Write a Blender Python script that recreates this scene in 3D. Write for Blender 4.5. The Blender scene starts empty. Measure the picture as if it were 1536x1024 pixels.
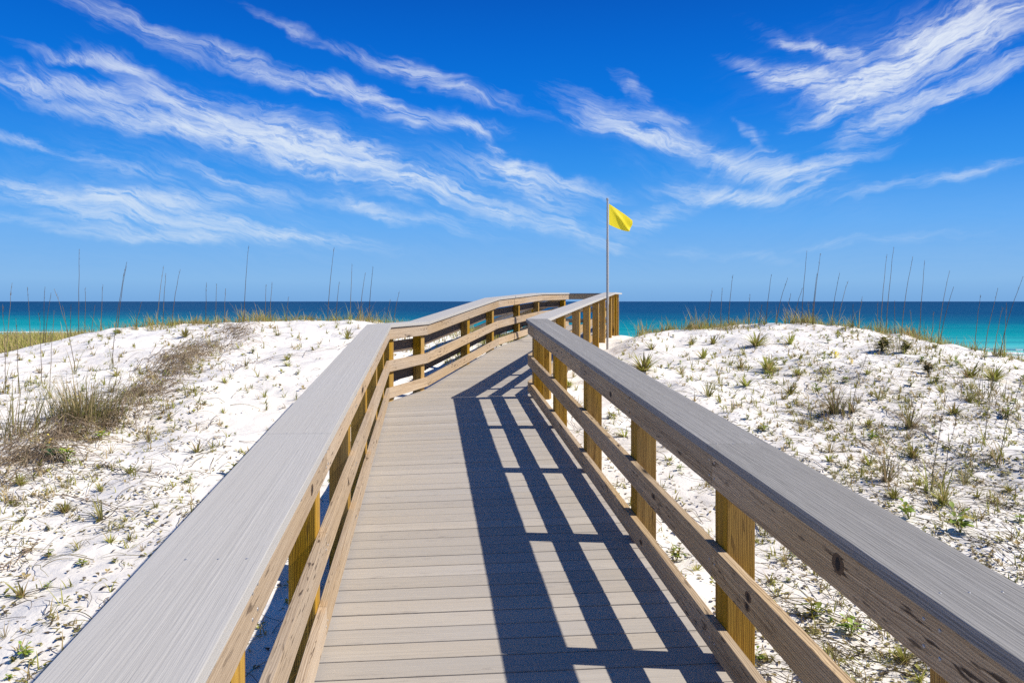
import bpy, bmesh, math, random
import numpy as np
from mathutils import Vector, noise, Matrix
R = random.Random(7)
C = bpy.context.scene.collection
F, H, U0, V0 = 1200.0, 1.66, 768.0, 452.0       # focal length in photo pixels, eye height, principal column, horizon row
SEA = -4.0

# ------------------------------------------------------------------ helpers
def tag(o, label=None, cat=None, group=None, kind=None):
    if label and len(label.split()) > 16: label = label.replace(', beside the railing', ' by railing').replace(', far out', '').replace(' on the ', ' on ')
    if label: o['label'] = label
    if cat: o['category'] = cat
    if group: o['group'] = group
    if kind: o['kind'] = kind
    return o

def empty(name, loc):
    o = bpy.data.objects.new(name, None); C.objects.link(o); o.location = loc
    o.empty_display_size = 0.2
    return o

class MB:
    """collects geometry and links it as ONE mesh object"""
    def __init__(s): s.v = []; s.f = []; s.uv = []; s.mi = []; s.tint = []
    def quadbox(s, c, uo=None, mi=0, tint=None, ulen=None):
        """c: 8 corners a-in a-out b-in b-out bottom then top; UV u runs a to b"""
        n = len(s.v); s.v += [tuple(p) for p in c]
        L = ulen or (Vector(c[2]) - Vector(c[0])).length
        W = (Vector(c[1]) - Vector(c[0])).length; T = (Vector(c[4]) - Vector(c[0])).length
        if uo is None: uo = (R.uniform(0, 50), R.uniform(0, 50))
        tint = R.random() if tint is None else tint
        F_ = [((0, 1, 3, 2), ((0, 0), (0, W), (L, W), (L, 0)), 0),
              ((4, 6, 7, 5), ((0, 0), (L, 0), (L, W), (0, W)), .37),
              ((0, 2, 6, 4), ((0, 0), (L, 0), (L, T), (0, T)), .71),
              ((1, 5, 7, 3), ((0, 0), (0, T), (L, T), (L, 0)), 1.13),
              ((0, 4, 5, 1), ((0, 0), (0, T), (.02, T), (.02, 0)), 1.6),
              ((2, 3, 7, 6), ((0, 0), (.02, 0), (.02, T), (0, T)), 1.9)]
        for idx, uv, dv in F_:
            s.f.append(tuple(n + i for i in idx)); s.mi.append(mi); s.tint.append(tint)
            s.uv.append([(a + uo[0], b + uo[1] + dv) for a, b in uv])
    def face(s, pts, uv=None, mi=0, tint=0.5):
        n = len(s.v); s.v += [tuple(p) for p in pts]; s.f.append(tuple(range(n, n + len(pts))))
        s.uv.append(uv or [(0, 0)] * len(pts)); s.mi.append(mi); s.tint.append(tint)
    def tube(s, pts, radii, k=6, mi=0, tint=.5, cap=True):
        n0 = len(s.v)
        pts = [Vector(p) for p in pts]
        for i, p in enumerate(pts):
            d = (pts[min(i + 1, len(pts) - 1)] - pts[max(i - 1, 0)]).normalized()
            a = d.orthogonal().normalized() if abs(d.z) < .9 else Vector((1, 0, 0)).cross(d).normalized()
            b = d.cross(a)
            for j in range(k):
                t = 2 * math.pi * j / k
                s.v.append(tuple(p + (a * math.cos(t) + b * math.sin(t)) * radii[i]))
        for i in range(len(pts) - 1):
            for j in range(k):
                q = (n0 + i * k + j, n0 + i * k + (j + 1) % k, n0 + (i + 1) * k + (j + 1) % k, n0 + (i + 1) * k + j)
                s.f.append(q); s.mi.append(mi); s.tint.append(tint); s.uv.append([(0, 0)] * 4)
        if cap:
            for base in (n0, n0 + (len(pts) - 1) * k):
                s.f.append(tuple(base + j for j in range(k))); s.mi.append(mi); s.tint.append(tint); s.uv.append([(0, 0)] * k)
    def build(s, name, mats, parent=None, off=(0, 0, 0), bevel=0, smooth=False):
        me = bpy.data.meshes.new(name)
        ox, oy, oz = off
        me.from_pydata([(x - ox, y - oy, z - oz) for x, y, z in s.v], [], s.f)
        if not isinstance(mats, (list, tuple)): mats = [mats]
        for m in mats: me.materials.append(m)
        me.polygons.foreach_set('material_index', s.mi)
        uvl = me.uv_layers.new(name='UVMap')
        uvl.data.foreach_set('uv', [c for f in s.uv for p in f for c in p])
        at = me.attributes.new('tint', 'FLOAT', 'FACE'); at.data.foreach_set('value', s.tint)
        if smooth: me.polygons.foreach_set('use_smooth', [True] * len(me.polygons))
        me.update()
        o = bpy.data.objects.new(name, me); C.objects.link(o)
        if parent: o.parent = parent
        if bevel:
            b = o.modifiers.new('edges', 'BEVEL'); b.width = bevel; b.segments = 2; b.limit_method = 'ANGLE'; b.angle_limit = math.radians(50)
        return o

# ------------------------------------------------------------------ node helpers
def new_mat(name):
    m = bpy.data.materials.new(name); m.use_nodes = True
    nt = m.node_tree; nt.nodes.clear()
    out = nt.nodes.new('ShaderNodeOutputMaterial'); b = nt.nodes.new('ShaderNodeBsdfPrincipled')
    nt.links.new(b.outputs[0], out.inputs[0])
    return m, nt, b
class N:
    def __init__(s, nt): s.nt = nt
    def _in(s, sock, v):
        if v is None: return
        if hasattr(v, 'is_output'): s.nt.links.new(v, sock)
        else: sock.default_value = v
    def node(s, t, **kw):
        n = s.nt.nodes.new(t)
        for k, v in kw.items(): setattr(n, k, v)
        return n
    def math(s, op, a, b=None, c=None, clamp=False):
        n = s.node('ShaderNodeMath', operation=op, use_clamp=clamp)
        s._in(n.inputs[0], a); s._in(n.inputs[1], b); s._in(n.inputs[2], c); return n.outputs[0]
    def vmath(s, op, a, b=None, scale=None):
        n = s.node('ShaderNodeVectorMath', operation=op); s._in(n.inputs[0], a); s._in(n.inputs[1], b)
        if scale is not None: s._in(n.inputs['Scale'], scale)
        return n.outputs['Value'] if op in ('LENGTH', 'DOT_PRODUCT') else n.outputs[0]
    def mapping(s, v, loc=(0, 0, 0), rot=(0, 0, 0), sc=(1, 1, 1), typ='POINT'):
        n = s.node('ShaderNodeMapping', vector_type=typ); s._in(n.inputs[0], v)
        if typ != 'POINT' or True:
            n.inputs['Location'].default_value = loc; n.inputs['Rotation'].default_value = rot; n.inputs['Scale'].default_value = sc
        return n.outputs[0]
    def noise(s, v, scale=1, detail=2, rough=.5, dist=0):
        n = s.node('ShaderNodeTexNoise'); s._in(n.inputs['Vector'], v)
        n.inputs['Scale'].default_value = scale; n.inputs['Detail'].default_value = detail
        n.inputs['Roughness'].default_value = rough; n.inputs['Distortion'].default_value = dist
        return n.outputs[0]
    def noisec(s, v, scale=1, detail=2):
        n = s.node('ShaderNodeTexNoise'); s._in(n.inputs['Vector'], v)
        n.inputs['Scale'].default_value = scale; n.inputs['Detail'].default_value = detail
        return n.outputs[1]
    def ramp(s, f, stops, interp='LINEAR'):
        n = s.node('ShaderNodeValToRGB'); s._in(n.inputs[0], f); e = n.color_ramp.elements
        n.color_ramp.interpolation = interp
        while len(e) < len(stops): e.new(.5)
        for el, (p, c) in zip(e, stops):
            el.position = p; el.color = (c, c, c, 1) if not isinstance(c, (tuple, list)) else (*c, 1)
        return n.outputs[0]
    def mrange(s, v, a, b, c=0, d=1, smooth=False):
        n = s.node('ShaderNodeMapRange', interpolation_type='SMOOTHSTEP' if smooth else 'LINEAR')
        s._in(n.inputs[0], v)
        for i, x in enumerate((a, b, c, d)): n.inputs[i + 1].default_value = x
        return n.outputs[0]
    def mix(s, f, a, b, mode='MIX'):
        n = s.node('ShaderNodeMix', data_type='RGBA', blend_type=mode)
        s._in(n.inputs[0], f)
        for i, x in ((6, a), (7, b)):
            s._in(n.inputs[i], (*x, 1) if isinstance(x, tuple) and len(x) == 3 else x)
        return n.outputs[2]
    def attr(s, name):
        return s.node('ShaderNodeAttribute', attribute_name=name).outputs['Fac']
    def bump(s, h, strength, dist, normal=None):
        n = s.node('ShaderNodeBump'); s._in(n.inputs['Height'], h); n.inputs['Strength'].default_value = strength
        n.inputs['Distance'].default_value = dist
        if normal: s._in(n.inputs['Normal'], normal)
        return n.outputs[0]

# ------------------------------------------------------------------ wood
def wood(name, light, dark, fleck, knot=True, line_scale=75, fleck_amt=.8, ring_amt=.5, bump=.35, rough=.75, tone=.25, wob=.06, us=.7, flo=.585):
    m, nt, b = new_mat(name); n = N(nt)
    uv = n.node('ShaderNodeUVMap').outputs[0]
    slow = n.noise(n.mapping(uv, sc=(.7, 5, 1)), 1, 2)
    sep = n.node('ShaderNodeSeparateXYZ'); nt.links.new(uv, sep.inputs[0])
    # knots: stretched cells, a few of them hold a knot
    vor = n.node('ShaderNodeTexVoronoi', feature='F1'); nt.links.new(n.mapping(uv, sc=(1.1, 4.2, 1)), vor.inputs['Vector'])
    vor.inputs['Scale'].default_value = 1
    kd = vor.outputs['Distance']
    pick = n.node('ShaderNodeSeparateColor'); nt.links.new(vor.outputs['Color'], pick.inputs[0])
    on = n.mrange(pick.outputs[0], .66, .7)
    swirl = n.math('MULTIPLY', n.mrange(kd, .0, .34, 1, 0, True), on)
    vv = n.math('ADD', sep.outputs[1], n.math('MULTIPLY', slow, wob))
    vv = n.math('ADD', vv, n.math('MULTIPLY', swirl, .035 if knot else 0))
    comb = n.node('ShaderNodeCombineXYZ'); nt.links.new(sep.outputs[0], comb.inputs[0]); nt.links.new(vv, comb.inputs[1])
    lines = n.noise(n.mapping(comb.outputs[0], sc=(us, line_scale, 1)), 1, 5, .62)
    fine = n.noise(n.mapping(comb.outputs[0], sc=(7, 330, 1)), 1, 2, .6)
    w = n.node('ShaderNodeTexWave', wave_type='BANDS', bands_direction='Y', wave_profile='SAW')
    nt.links.new(n.mapping(comb.outputs[0], sc=(.35, 1, 1)), w.inputs['Vector'])
    w.inputs['Scale'].default_value = 34; w.inputs['Distortion'].default_value = 5.5; w.inputs['Detail'].default_value = 3; w.inputs['Detail Scale'].default_value = .55
    g = n.math('ADD', n.math('MULTIPLY', lines, 1.0), n.math('MULTIPLY', n.math('SUBTRACT', w.outputs['Fac'], .5), ring_amt))
    g = n.math('ADD', g, n.math('MULTIPLY', n.math('SUBTRACT', fine, .5), .55))
    zone = n.mrange(n.noise(n.mapping(uv, sc=(.4, 16, 1)), 1, 2), .35, .65, .45, 1.0)
    g = n.math('ADD', .55, n.math('MULTIPLY', n.math('SUBTRACT', g, .55), zone))
    fac = n.mrange(g, .30, .76)
    col = n.mix(fac, dark, light)
    fl = n.noise(n.mapping(comb.outputs[0], sc=(9, 52, 1)), 1, 2, .5)
    flm = n.math('MULTIPLY', n.mrange(fl, flo, flo + .07), n.math('MULTIPLY', n.mrange(n.noise(n.mapping(uv, sc=(1.3, 9, 1)), 1, 1), .46, .62), fleck_amt))
    col = n.mix(flm, col, fleck)
    if knot:
        km = n.math('MULTIPLY', n.mrange(kd, .055, .09, 1, 0), on)
        ring = n.math('MULTIPLY', n.mrange(kd, .09, .2, .55, 0), on)
        col = n.mix(ring, col, tuple(c * .55 for c in dark))
        col = n.mix(km, col, (.018, .011, .006))
    t = n.attr('tint')
    hsv = n.node('ShaderNodeHueSaturation'); nt.links.new(col, hsv.inputs['Color'])
    nt.links.new(n.mrange(t, 0, 1, 1 - tone, 1 + tone), hsv.inputs['Value'])
    nt.links.new(n.mrange(n.noise(n.mapping(uv, sc=(.5, 2, 1)), 1, 2), .3, .7, .8, 1.15), hsv.inputs['Saturation'])
    nt.links.new(hsv.outputs[0], b.inputs['Base Color'])
    b.inputs['Roughness'].default_value = rough; b.inputs['Specular IOR Level'].default_value = .25
    hgt = n.math('SUBTRACT', n.math('ADD', lines, n.math('MULTIPLY', fine, .5)), flm)
    nt.links.new(n.bump(hgt, bump, .004), b.inputs['Normal'])
    return m

M = {}
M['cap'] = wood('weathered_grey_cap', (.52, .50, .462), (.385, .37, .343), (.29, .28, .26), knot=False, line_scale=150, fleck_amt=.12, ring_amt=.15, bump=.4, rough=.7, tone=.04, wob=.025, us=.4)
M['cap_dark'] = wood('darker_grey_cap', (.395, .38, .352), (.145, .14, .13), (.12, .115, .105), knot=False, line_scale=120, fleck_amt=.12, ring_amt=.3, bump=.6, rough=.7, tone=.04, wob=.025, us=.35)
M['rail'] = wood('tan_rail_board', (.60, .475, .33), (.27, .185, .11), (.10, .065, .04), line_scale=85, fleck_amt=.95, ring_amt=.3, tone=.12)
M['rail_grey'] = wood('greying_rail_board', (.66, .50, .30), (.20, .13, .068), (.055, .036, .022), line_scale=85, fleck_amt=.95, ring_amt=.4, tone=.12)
M['post'] = wood('treated_pine_post', (.56, .335, .045), (.18, .088, .010), (.07, .035, .01), line_scale=42, fleck_amt=.6, ring_amt=.45, tone=.16)
M['deck'] = wood('grey_tan_deck_board', (.475, .43, .367), (.345, .312, .268), (.27, .24, .21), knot=False, line_scale=130, fleck_amt=.5, ring_amt=.12, bump=.3, rough=.65, tone=.07, wob=.02)
M['joist'] = wood('brown_joist_and_shaded_rail', (.20, .15, .11), (.10, .075, .055), (.05, .04, .03), line_scale=50)
m, nt, b = new_mat('knot_ring'); b.inputs['Base Color'].default_value = (.11, .065, .03, 1); b.inputs['Roughness'].default_value = .8; M['ring'] = m
m, nt, b = new_mat('black_knot'); b.inputs['Base Color'].default_value = (.012, .008, .006, 1); b.inputs['Roughness'].default_value = .8; M['knot'] = m
m, nt, b = new_mat('galvanised_steel'); b.inputs['Base Color'].default_value = (.42, .42, .42, 1); b.inputs['Metallic'].default_value = .7; b.inputs['Roughness'].default_value = .45
M['steel'] = m

# ------------------------------------------------------------------ boardwalk layout
A1 = math.radians(6.09); D1 = Vector((-math.sin(A1), math.cos(A1))); N1 = Vector((math.cos(A1), math.sin(A1)))
A2 = math.radians(12.5); D2 = Vector((math.sin(A2), math.cos(A2))); N2 = Vector((math.cos(A2), -math.sin(A2)))
PA = Vector((-1.43, 9.35)); PR = Vector((.188, 9.62))
def interp(x, pts):
    if x <= pts[0][0]: return pts[0][1]
    for (a, va), (b_, vb) in zip(pts, pts[1:]):
        if x <= b_: return va + (vb - va) * (x - a) / (b_ - a)
    return pts[-1][1]
ZL2 = [(0, .478), (1.4, .478), (5.48, .812), (9.9, .945), (12.1, .973), (20, .975)]
ZR2 = [(.3, .52), (.614, .535), (9.7, .958), (14.3, .985), (20, .985)]
def z1(s, L):
    t = (L + .43) / 1.62
    return .0508 * s + t * (-.04 + .0103 * s)
def P1(s, L):
    p = D1 * s + N1 * L; return p
def z2(p):
    q = p - PA; s = q.dot(D2); t = q.dot(N2) / 1.55
    return interp(s, ZL2) * (1 - t) + interp(s, ZR2) * t
left_path = [(P1(-2.6, -.425), z1(-2.6, -.43)), (PA, .478)]
for s in (1.4, 5.48, 9.9): left_path.append((PA + D2 * s, interp(s, ZL2)))
left_path.append((Vector((1.49, 21.0)), .973))
right_path = [(P1(-2.6, 1.155), z1(-2.6, 1.19)), (PR, .537), (Vector((2.157, 18.5)), .955), (Vector((2.92, 23.0)), .985)]
far_path = [(Vector((2.90, 23.06)), .985), (Vector((1.25, 23.9)), .985), (Vector((-1.4, 25.2)), -.15)]
beach_left = [(Vector((1.44, 21.06)), .973), (Vector((-1.2, 22.4)), -.2)]

def off(path, i, d):
    """point i of a path pushed sideways by d (positive = to the left of travel), mitred"""
    def nrm(a, b_):
        t = (b_ - a).normalized(); return Vector((-t.y, t.x))
    p = path[i][0]
    n0 = nrm(path[i - 1][0], p) if i > 0 else nrm(p, path[i + 1][0])
    n1 = nrm(p, path[i + 1][0]) if i < len(path) - 1 else n0
    mm = (n0 + n1).normalized()
    return p + mm * (d / max(.4, mm.dot(n0)))
def at_len(path, i, t, d, zz):
    a = off(path, i, d); b_ = off(path, i + 1, d); p = a.lerp(b_, t)
    return (p.x, p.y, path[i][1] * (1 - t) + path[i + 1][1] * t + zz)
def seg_len(path, i): return (path[i + 1][0] - path[i][0]).length
def board(mb, path, sgn, i, t0, t1, d0, d1, za, zb, **kw):
    g = .0015 / seg_len(path, i)
    t0, t1 = t0 + (g if t0 > 0 else 0.0004), t1 - (g if t1 < 1 else 0.0004)
    c = [at_len(path, i, t, sgn * d, z) for z in (za, zb) for t in (t0, t1) for d in (d0, d1)]
    if sgn < 0: pass
    mb.quadbox(c, **kw)
def screw(mb, path, sgn, i, t, z):
    p = Vector(at_len(path, i, t, sgn * -.0005, z)); q = Vector(at_len(path, i, t, sgn * .01, z)); d = (p - q).normalized()
    mb.tube([p - d * .004, p + d * .0018], [.0065, .006], k=7, mi=1)

boardwalk = empty('boardwalk', (0, 5, 0))
tag(boardwalk, 'weathered wooden boardwalk with grey planks and post and rail sides climbing over the white dune', 'boardwalk')
BO = (0, 5, 0)

def disc(mb, path, sgn, i, Y, z, a, c, mi, lift):
    t = (Y - path[i][0].y) / (path[i + 1][0].y - path[i][0].y); L = seg_len(path, i)
    pts = [at_len(path, i, t + a * math.cos(k * math.pi / 8) * (1 + .12 * math.sin(3 * k)) / L, -sgn * lift, z + c * math.sin(k * math.pi / 8)) for k in range(16)]
    mb.face(pts if sgn > 0 else pts[::-1], mi=mi)
def railing(path, sgn, segs, posts, capm, railm, label=None, outer=False, joints=None, knots=()):
    """segs: which stretches of the path; posts: {segment: [t, ...]}; joints: {segment: [t, ...]} where boards are butted"""
    top, mid, low, cap = MB(), MB(), MB(), MB()
    for i in segs:
        js = [0] + list((joints or {}).get(i, [])) + [1]
        for a, b_ in zip(js, js[1:]):
            board(top, path, sgn, i, a, b_, 0, .038, .736, .8755)
            board(mid, path, sgn, i, a, b_, 0, .038, .358, .488)
            board(low, path, sgn, i, a, b_, 0, .038, .047, .168)
        cj = [0] + [j for k, j in enumerate((joints or {}).get(i, [])) if k % 2 == 1] + [1]
        for a, b_ in zip(cj, cj[1:]):
            board(cap, path, sgn, i, a, b_, -.02, .265 if sgn > 0 else .24, .876, .914)
        for t in posts.get(i, []):
            if 0 < t < 1:
                L = seg_len(path, i)
                for dd in (.02, .09, .17):
                    p_ = Vector(at_len(path, i, t, sgn * dd, .9145)); cap.tube([p_ - Vector((0, 0, .006)), p_ + Vector((0, 0, .0006))], [.0045, .0045], k=7, mi=1)
                for dx in (-.03, .03):
                    for z in (.775, .84): screw(top, path, sgn, i, min(.995, max(.005, t + dx / L)), z)
                    screw(mid, path, sgn, i, min(.995, max(.005, t + dx / L)), .423); screw(low, path, sgn, i, min(.995, max(.005, t + dx / L)), .095)
    for (i, Y, z, a, c, which) in knots:
        mb_ = {'t': top, 'm': mid, 'l': low}[which]
        disc(mb_, path, sgn, i, Y, z, a * 2.6, c * 1.5, 2, .0006); disc(mb_, path, sgn, i, Y, z, a, c, 3, .0011)
    rail = top.build('railing', [M[railm], M['steel'], M['ring'], M['knot']], boardwalk, BO, bevel=.004)
    if label: tag(rail, label)
    cap.build('cap_board', [M[capm], M['steel']], rail, BO, bevel=.0045)
    mid.build('middle_rail', [M[railm], M['steel'], M['ring'], M['knot']], rail, BO, bevel=.004)
    low.build('lower_rail', [M[railm], M['steel'], M['ring'], M['knot']], rail, BO, bevel=.004)
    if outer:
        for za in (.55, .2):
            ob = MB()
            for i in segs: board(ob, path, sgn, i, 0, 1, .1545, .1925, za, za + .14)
            ob.build('outer_rail', M['joist'], rail, BO, bevel=.004)  # darker joist wood paints in the shade on these outer boards
    for i, ts in posts.items():
        for t in ts:
            L = seg_len(path, i); p = MB(); h = .07 / L
            bz = at_len(path, i, t, 0, 0)[2]
            c = [at_len(path, i, tt, sgn * d, 0)[:2] for tt in (t - h, t + h) for d in (.0385, .1535)]
            g = bz - 1.5 if i == 0 else bz - .6
            zs = [path[i][1] * (1 - tt) + path[i + 1][1] * tt for tt in (t - h, t - h, t + h, t + h)]
            cs = [(c[k][0], c[k][1], g) for k in (0, 1, 2, 3)] + [(c[k][0], c[k][1], zs[k] + .8752) for k in (0, 1, 2, 3)]
            # grain runs up the post: map u to height
            uo = (R.uniform(0, 50), R.uniform(0, 50)); n = len(p.v); p.v += cs
            tn = R.random(); Hh = cs[4][2] - g
            for k, (idx, w) in enumerate((((0, 2, 6, 4), .14), ((1, 5, 7, 3), .14), ((0, 4, 5, 1), .115), ((2, 3, 7, 6), .115), ((4, 6, 7, 5), .1), ((0, 1, 3, 2), .1))):
                p.f.append(tuple(n + q for q in idx)); p.mi.append(0); p.tint.append(tn)
                vy = {0: 0, 2: w, 1: w, 3: 0} if k == 1 else {0: 0, 1: w, 2: w, 3: 0} if k == 2 else {0: 0, 2: w, 3: w, 1: 0}
                if k == 0: vy = {0: 0, 2: w}
                if k == 1: vy = {1: 0, 3: w}
                if k == 2: vy = {0: 0, 1: w}
                if k == 3: vy = {2: 0, 3: w}
                p.uv.append([((Hh if q >= 4 else 0) + uo[0], vy.get(q % 4, q * .03) + uo[1] + k * .4) for q in idx])
            p.build('post', M['post'], rail, BO, bevel=.004)
    return rail

def tY(path, i, Y): return (Y - path[i][0].y) / (path[i + 1][0].y - path[i][0].y)
railing(left_path, 1, [0], {0: [tY(left_path, 0, y) for y in (-1.2, .6, 2.0, 3.45, 4.87, 6.24, 7.55, 8.75)]}, 'cap', 'rail',
        'sunlit left railing beside the near walkway', joints={0: [tY(left_path, 0, y) for y in (.6, 3.45, 6.24)]}, knots=[(0, 3.0, .80, .012, .014, 't'), (0, 4.4, .44, .012, .012, 'm'), (0, 6.9, .1, .012, .012, 'l')])
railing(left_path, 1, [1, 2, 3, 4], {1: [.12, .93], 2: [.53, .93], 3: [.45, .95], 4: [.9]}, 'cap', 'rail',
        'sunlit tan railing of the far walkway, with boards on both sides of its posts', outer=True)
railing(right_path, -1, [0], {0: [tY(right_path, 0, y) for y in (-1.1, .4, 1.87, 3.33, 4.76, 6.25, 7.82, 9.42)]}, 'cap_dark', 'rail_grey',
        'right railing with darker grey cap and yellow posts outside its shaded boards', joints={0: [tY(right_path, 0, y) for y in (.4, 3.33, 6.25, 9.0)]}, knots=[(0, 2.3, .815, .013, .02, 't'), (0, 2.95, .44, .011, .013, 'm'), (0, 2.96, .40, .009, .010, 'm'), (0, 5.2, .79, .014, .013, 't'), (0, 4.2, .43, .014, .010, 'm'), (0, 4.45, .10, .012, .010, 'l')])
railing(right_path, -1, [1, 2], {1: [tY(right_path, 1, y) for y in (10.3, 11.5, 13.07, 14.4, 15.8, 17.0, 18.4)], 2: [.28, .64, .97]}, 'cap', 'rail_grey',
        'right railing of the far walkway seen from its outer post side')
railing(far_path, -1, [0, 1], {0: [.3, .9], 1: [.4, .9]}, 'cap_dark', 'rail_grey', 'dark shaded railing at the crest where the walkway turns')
railing(beach_left, 1, [0], {0: [.3, .7]}, 'cap', 'rail_grey')

# deck boards
deck = MB()
def clip(poly, p0, nrm):
    out = []
    for a, b_ in zip(poly, poly[1:] + poly[:1]):
        da = (a - p0).dot(nrm); db = (b_ - p0).dot(nrm)
        if da >= 0: out.append(a)
        if (da >= 0) != (db >= 0): out.append(a.lerp(b_, da / (da - db)))
    return out
bend_dir = (PR - PA).normalized(); bend_n = Vector((bend_dir.y, -bend_dir.x))   # points back toward the camera
if bend_n.y > 0: bend_n = -bend_n
def plank(poly, zf, acr, uo, tint, th=.026):
    if len(poly) < 3: return
    # counter-clockwise from above
    ar = sum(a.x * b_.y - b_.x * a.y for a, b_ in zip(poly, poly[1:] + poly[:1]))
    if ar < 0: poly = poly[::-1]
    if abs(ar) < .004: return
    top = [(p.x, p.y, zf(p)) for p in poly]; bot = [(x, y, z - th) for x, y, z in top]
    al = Vector((-acr.y, acr.x))
    uv = [(p.dot(acr) + uo[0], p.dot(al) + uo[1]) for p in poly]
    n = len(deck.v); k = len(poly); deck.v += top + bot
    deck.f.append(tuple(range(n, n + k))); deck.uv.append(uv); deck.mi.append(0); deck.tint.append(tint)
    deck.f.append(tuple(range(n + 2 * k - 1, n + k - 1, -1))); deck.uv.append(uv[::-1]); deck.mi.append(0); deck.tint.append(tint)
    for j in range(k):
        j2 = (j + 1) % k
        deck.f.append((n + j, n + k + j, n + k + j2, n + j2)); deck.mi.append(0); deck.tint.append(tint)
        deck.uv.append([uv[j], (uv[j][0], uv[j][1] + .02), (uv[j2][0], uv[j2][1] + .02), uv[j2]])
PITCH, GAP = .1443, .0085
s = -2.4
while s < 9.9:
    q = [P1(s, -.47), P1(s, 1.26), P1(s + PITCH - GAP, 1.26), P1(s + PITCH - GAP, -.47)]
    q = clip(q, PA, bend_n)
    dzb = R.uniform(-.0012, .0012)
    plank(q, lambda p, d=dzb: z1(p.dot(D1), p.dot(N1)) + d, N1, (R.uniform(0, 40), R.uniform(0, 40)), R.random())
    s += PITCH
s = -.7
while s < 14.6:
    q = [PA + D2 * s + N2 * L for L in (-.05, 1.62)] + [PA + D2 * (s + PITCH - GAP) + N2 * L for L in (1.62, -.05)]
    q = clip(q, PA - bend_n * .004, -bend_n)
    for a_, b_ in ((1, 2), (2, 3)):
        e_ = (right_path[b_][0] - right_path[a_][0]).normalized(); q = clip(q, right_path[a_][0] + Vector((e_.y, -e_.x)) * .035, Vector((-e_.y, e_.x))) if q else q
    plank(q, lambda p: z2(p), N2, (R.uniform(0, 40), R.uniform(0, 40)), R.random())
    s += PITCH
dl = (far_path[2][0] - far_path[1][0]).normalized(); dn = Vector((dl.y, -dl.x))
if dn.y > 0: dn = -dn
s = .12
while s < 3.1:
    q = [far_path[1][0] + dl * s + dn * L for L in (0, 2.0)] + [far_path[1][0] + dl * (s + PITCH - GAP) + dn * L for L in (2.0, 0)]
    plank(q, lambda p: .985 - .385 * max(0, (p - far_path[1][0]).dot(dl)) , dn, (R.uniform(0, 40), R.uniform(0, 40)), R.random())
    s += PITCH
deck.build('deck', M['deck'], boardwalk, BO, bevel=.003)
# joists under the deck edges
for path, sg, segs in ((left_path, 1, (0, 1, 2, 3)), (right_path, -1, (0, 1, 2))):
    for i in segs:
        st = MB(); c = [at_len(path, i, t, sg * d, z) for z in (-.265, -.03) for t in (.001, .999) for d in (-.02, .037)]
        st.quadbox(c); st.build('joist', M['joist'], boardwalk, BO, bevel=.004)
st = MB()
c = []
for z in (-.265, -.03):
    for t in (.001, .999):
        for d in (.78, .83):
            a = left_path[0][0].lerp(right_path[0][0], d / 1.6); b_ = PA.lerp(PR, d / 1.6); p = a.lerp(b_, t)
            c.append((p.x, p.y, z1(p.dot(D1), p.dot(N1)) + z))
st.quadbox(c); st.build('joist', M['joist'], boardwalk, BO, bevel=.004)

# ------------------------------------------------------------------ terrain
CREST = [(-60, -.4), (-20, -.2), (-14, .0), (-11.5, .32), (-10.2, .6), (-9.4, .79), (-8.9, .92), (-8.4, 1.05), (-7.3, 1.13), (-6.3, 1.2), (-5, 1.25), (-2.95, 1.25), (-1.5, 1.08), (.2, .93), (1.5, 1.0),
         (2.2, 1.08), (2.9, 1.02), (3.4, 1.02), (4.05, 1.09), (4.7, 1.17), (6.3, 1.2), (7.4, 1.05), (9, .72), (10, .5), (10.9, .31), (13, -.1), (18, -.5), (60, -1.2)]
BACK = [(16, .75), (20, .5), (30, -.1), (45, -1.0), (80, -2.15), (125, -3.8), (140, -4.35), (200, -6), (400, -9)]
CX = np.array([p[0] for p in CREST]); CZ = np.array([p[1] for p in CREST])
BX = np.array([p[0] for p in BACK]); BZ = np.array([p[1] for p in BACK])
SKX = np.array([-1e4, 5, 8, 11, 20, 60, 200]); SKZ = np.array([0, 0, .25, .8, 1.5, 2.0, 2.6])
BASEX = np.array([-40, -8, -2, 2, 8, 40]); BASEZ = np.array([-.35, -.45, -.55, -.55, -.45, -.5])
def smooth_interp(x, X, Z, w=.35):
    return (np.interp(x - w, X, Z) + 2 * np.interp(x, X, Z) + np.interp(x + w, X, Z)) / 4
_cen = [((left_path[0][0] + right_path[0][0]) / 2, z1(-2.6, .4)), ((PA + PR) / 2, .505)] + [(PA + D2 * s + N2 * .775, (interp(s, ZL2) + interp(s, ZR2)) / 2) for s in (1.4, 5.48, 9.9, 13.5)]
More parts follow.
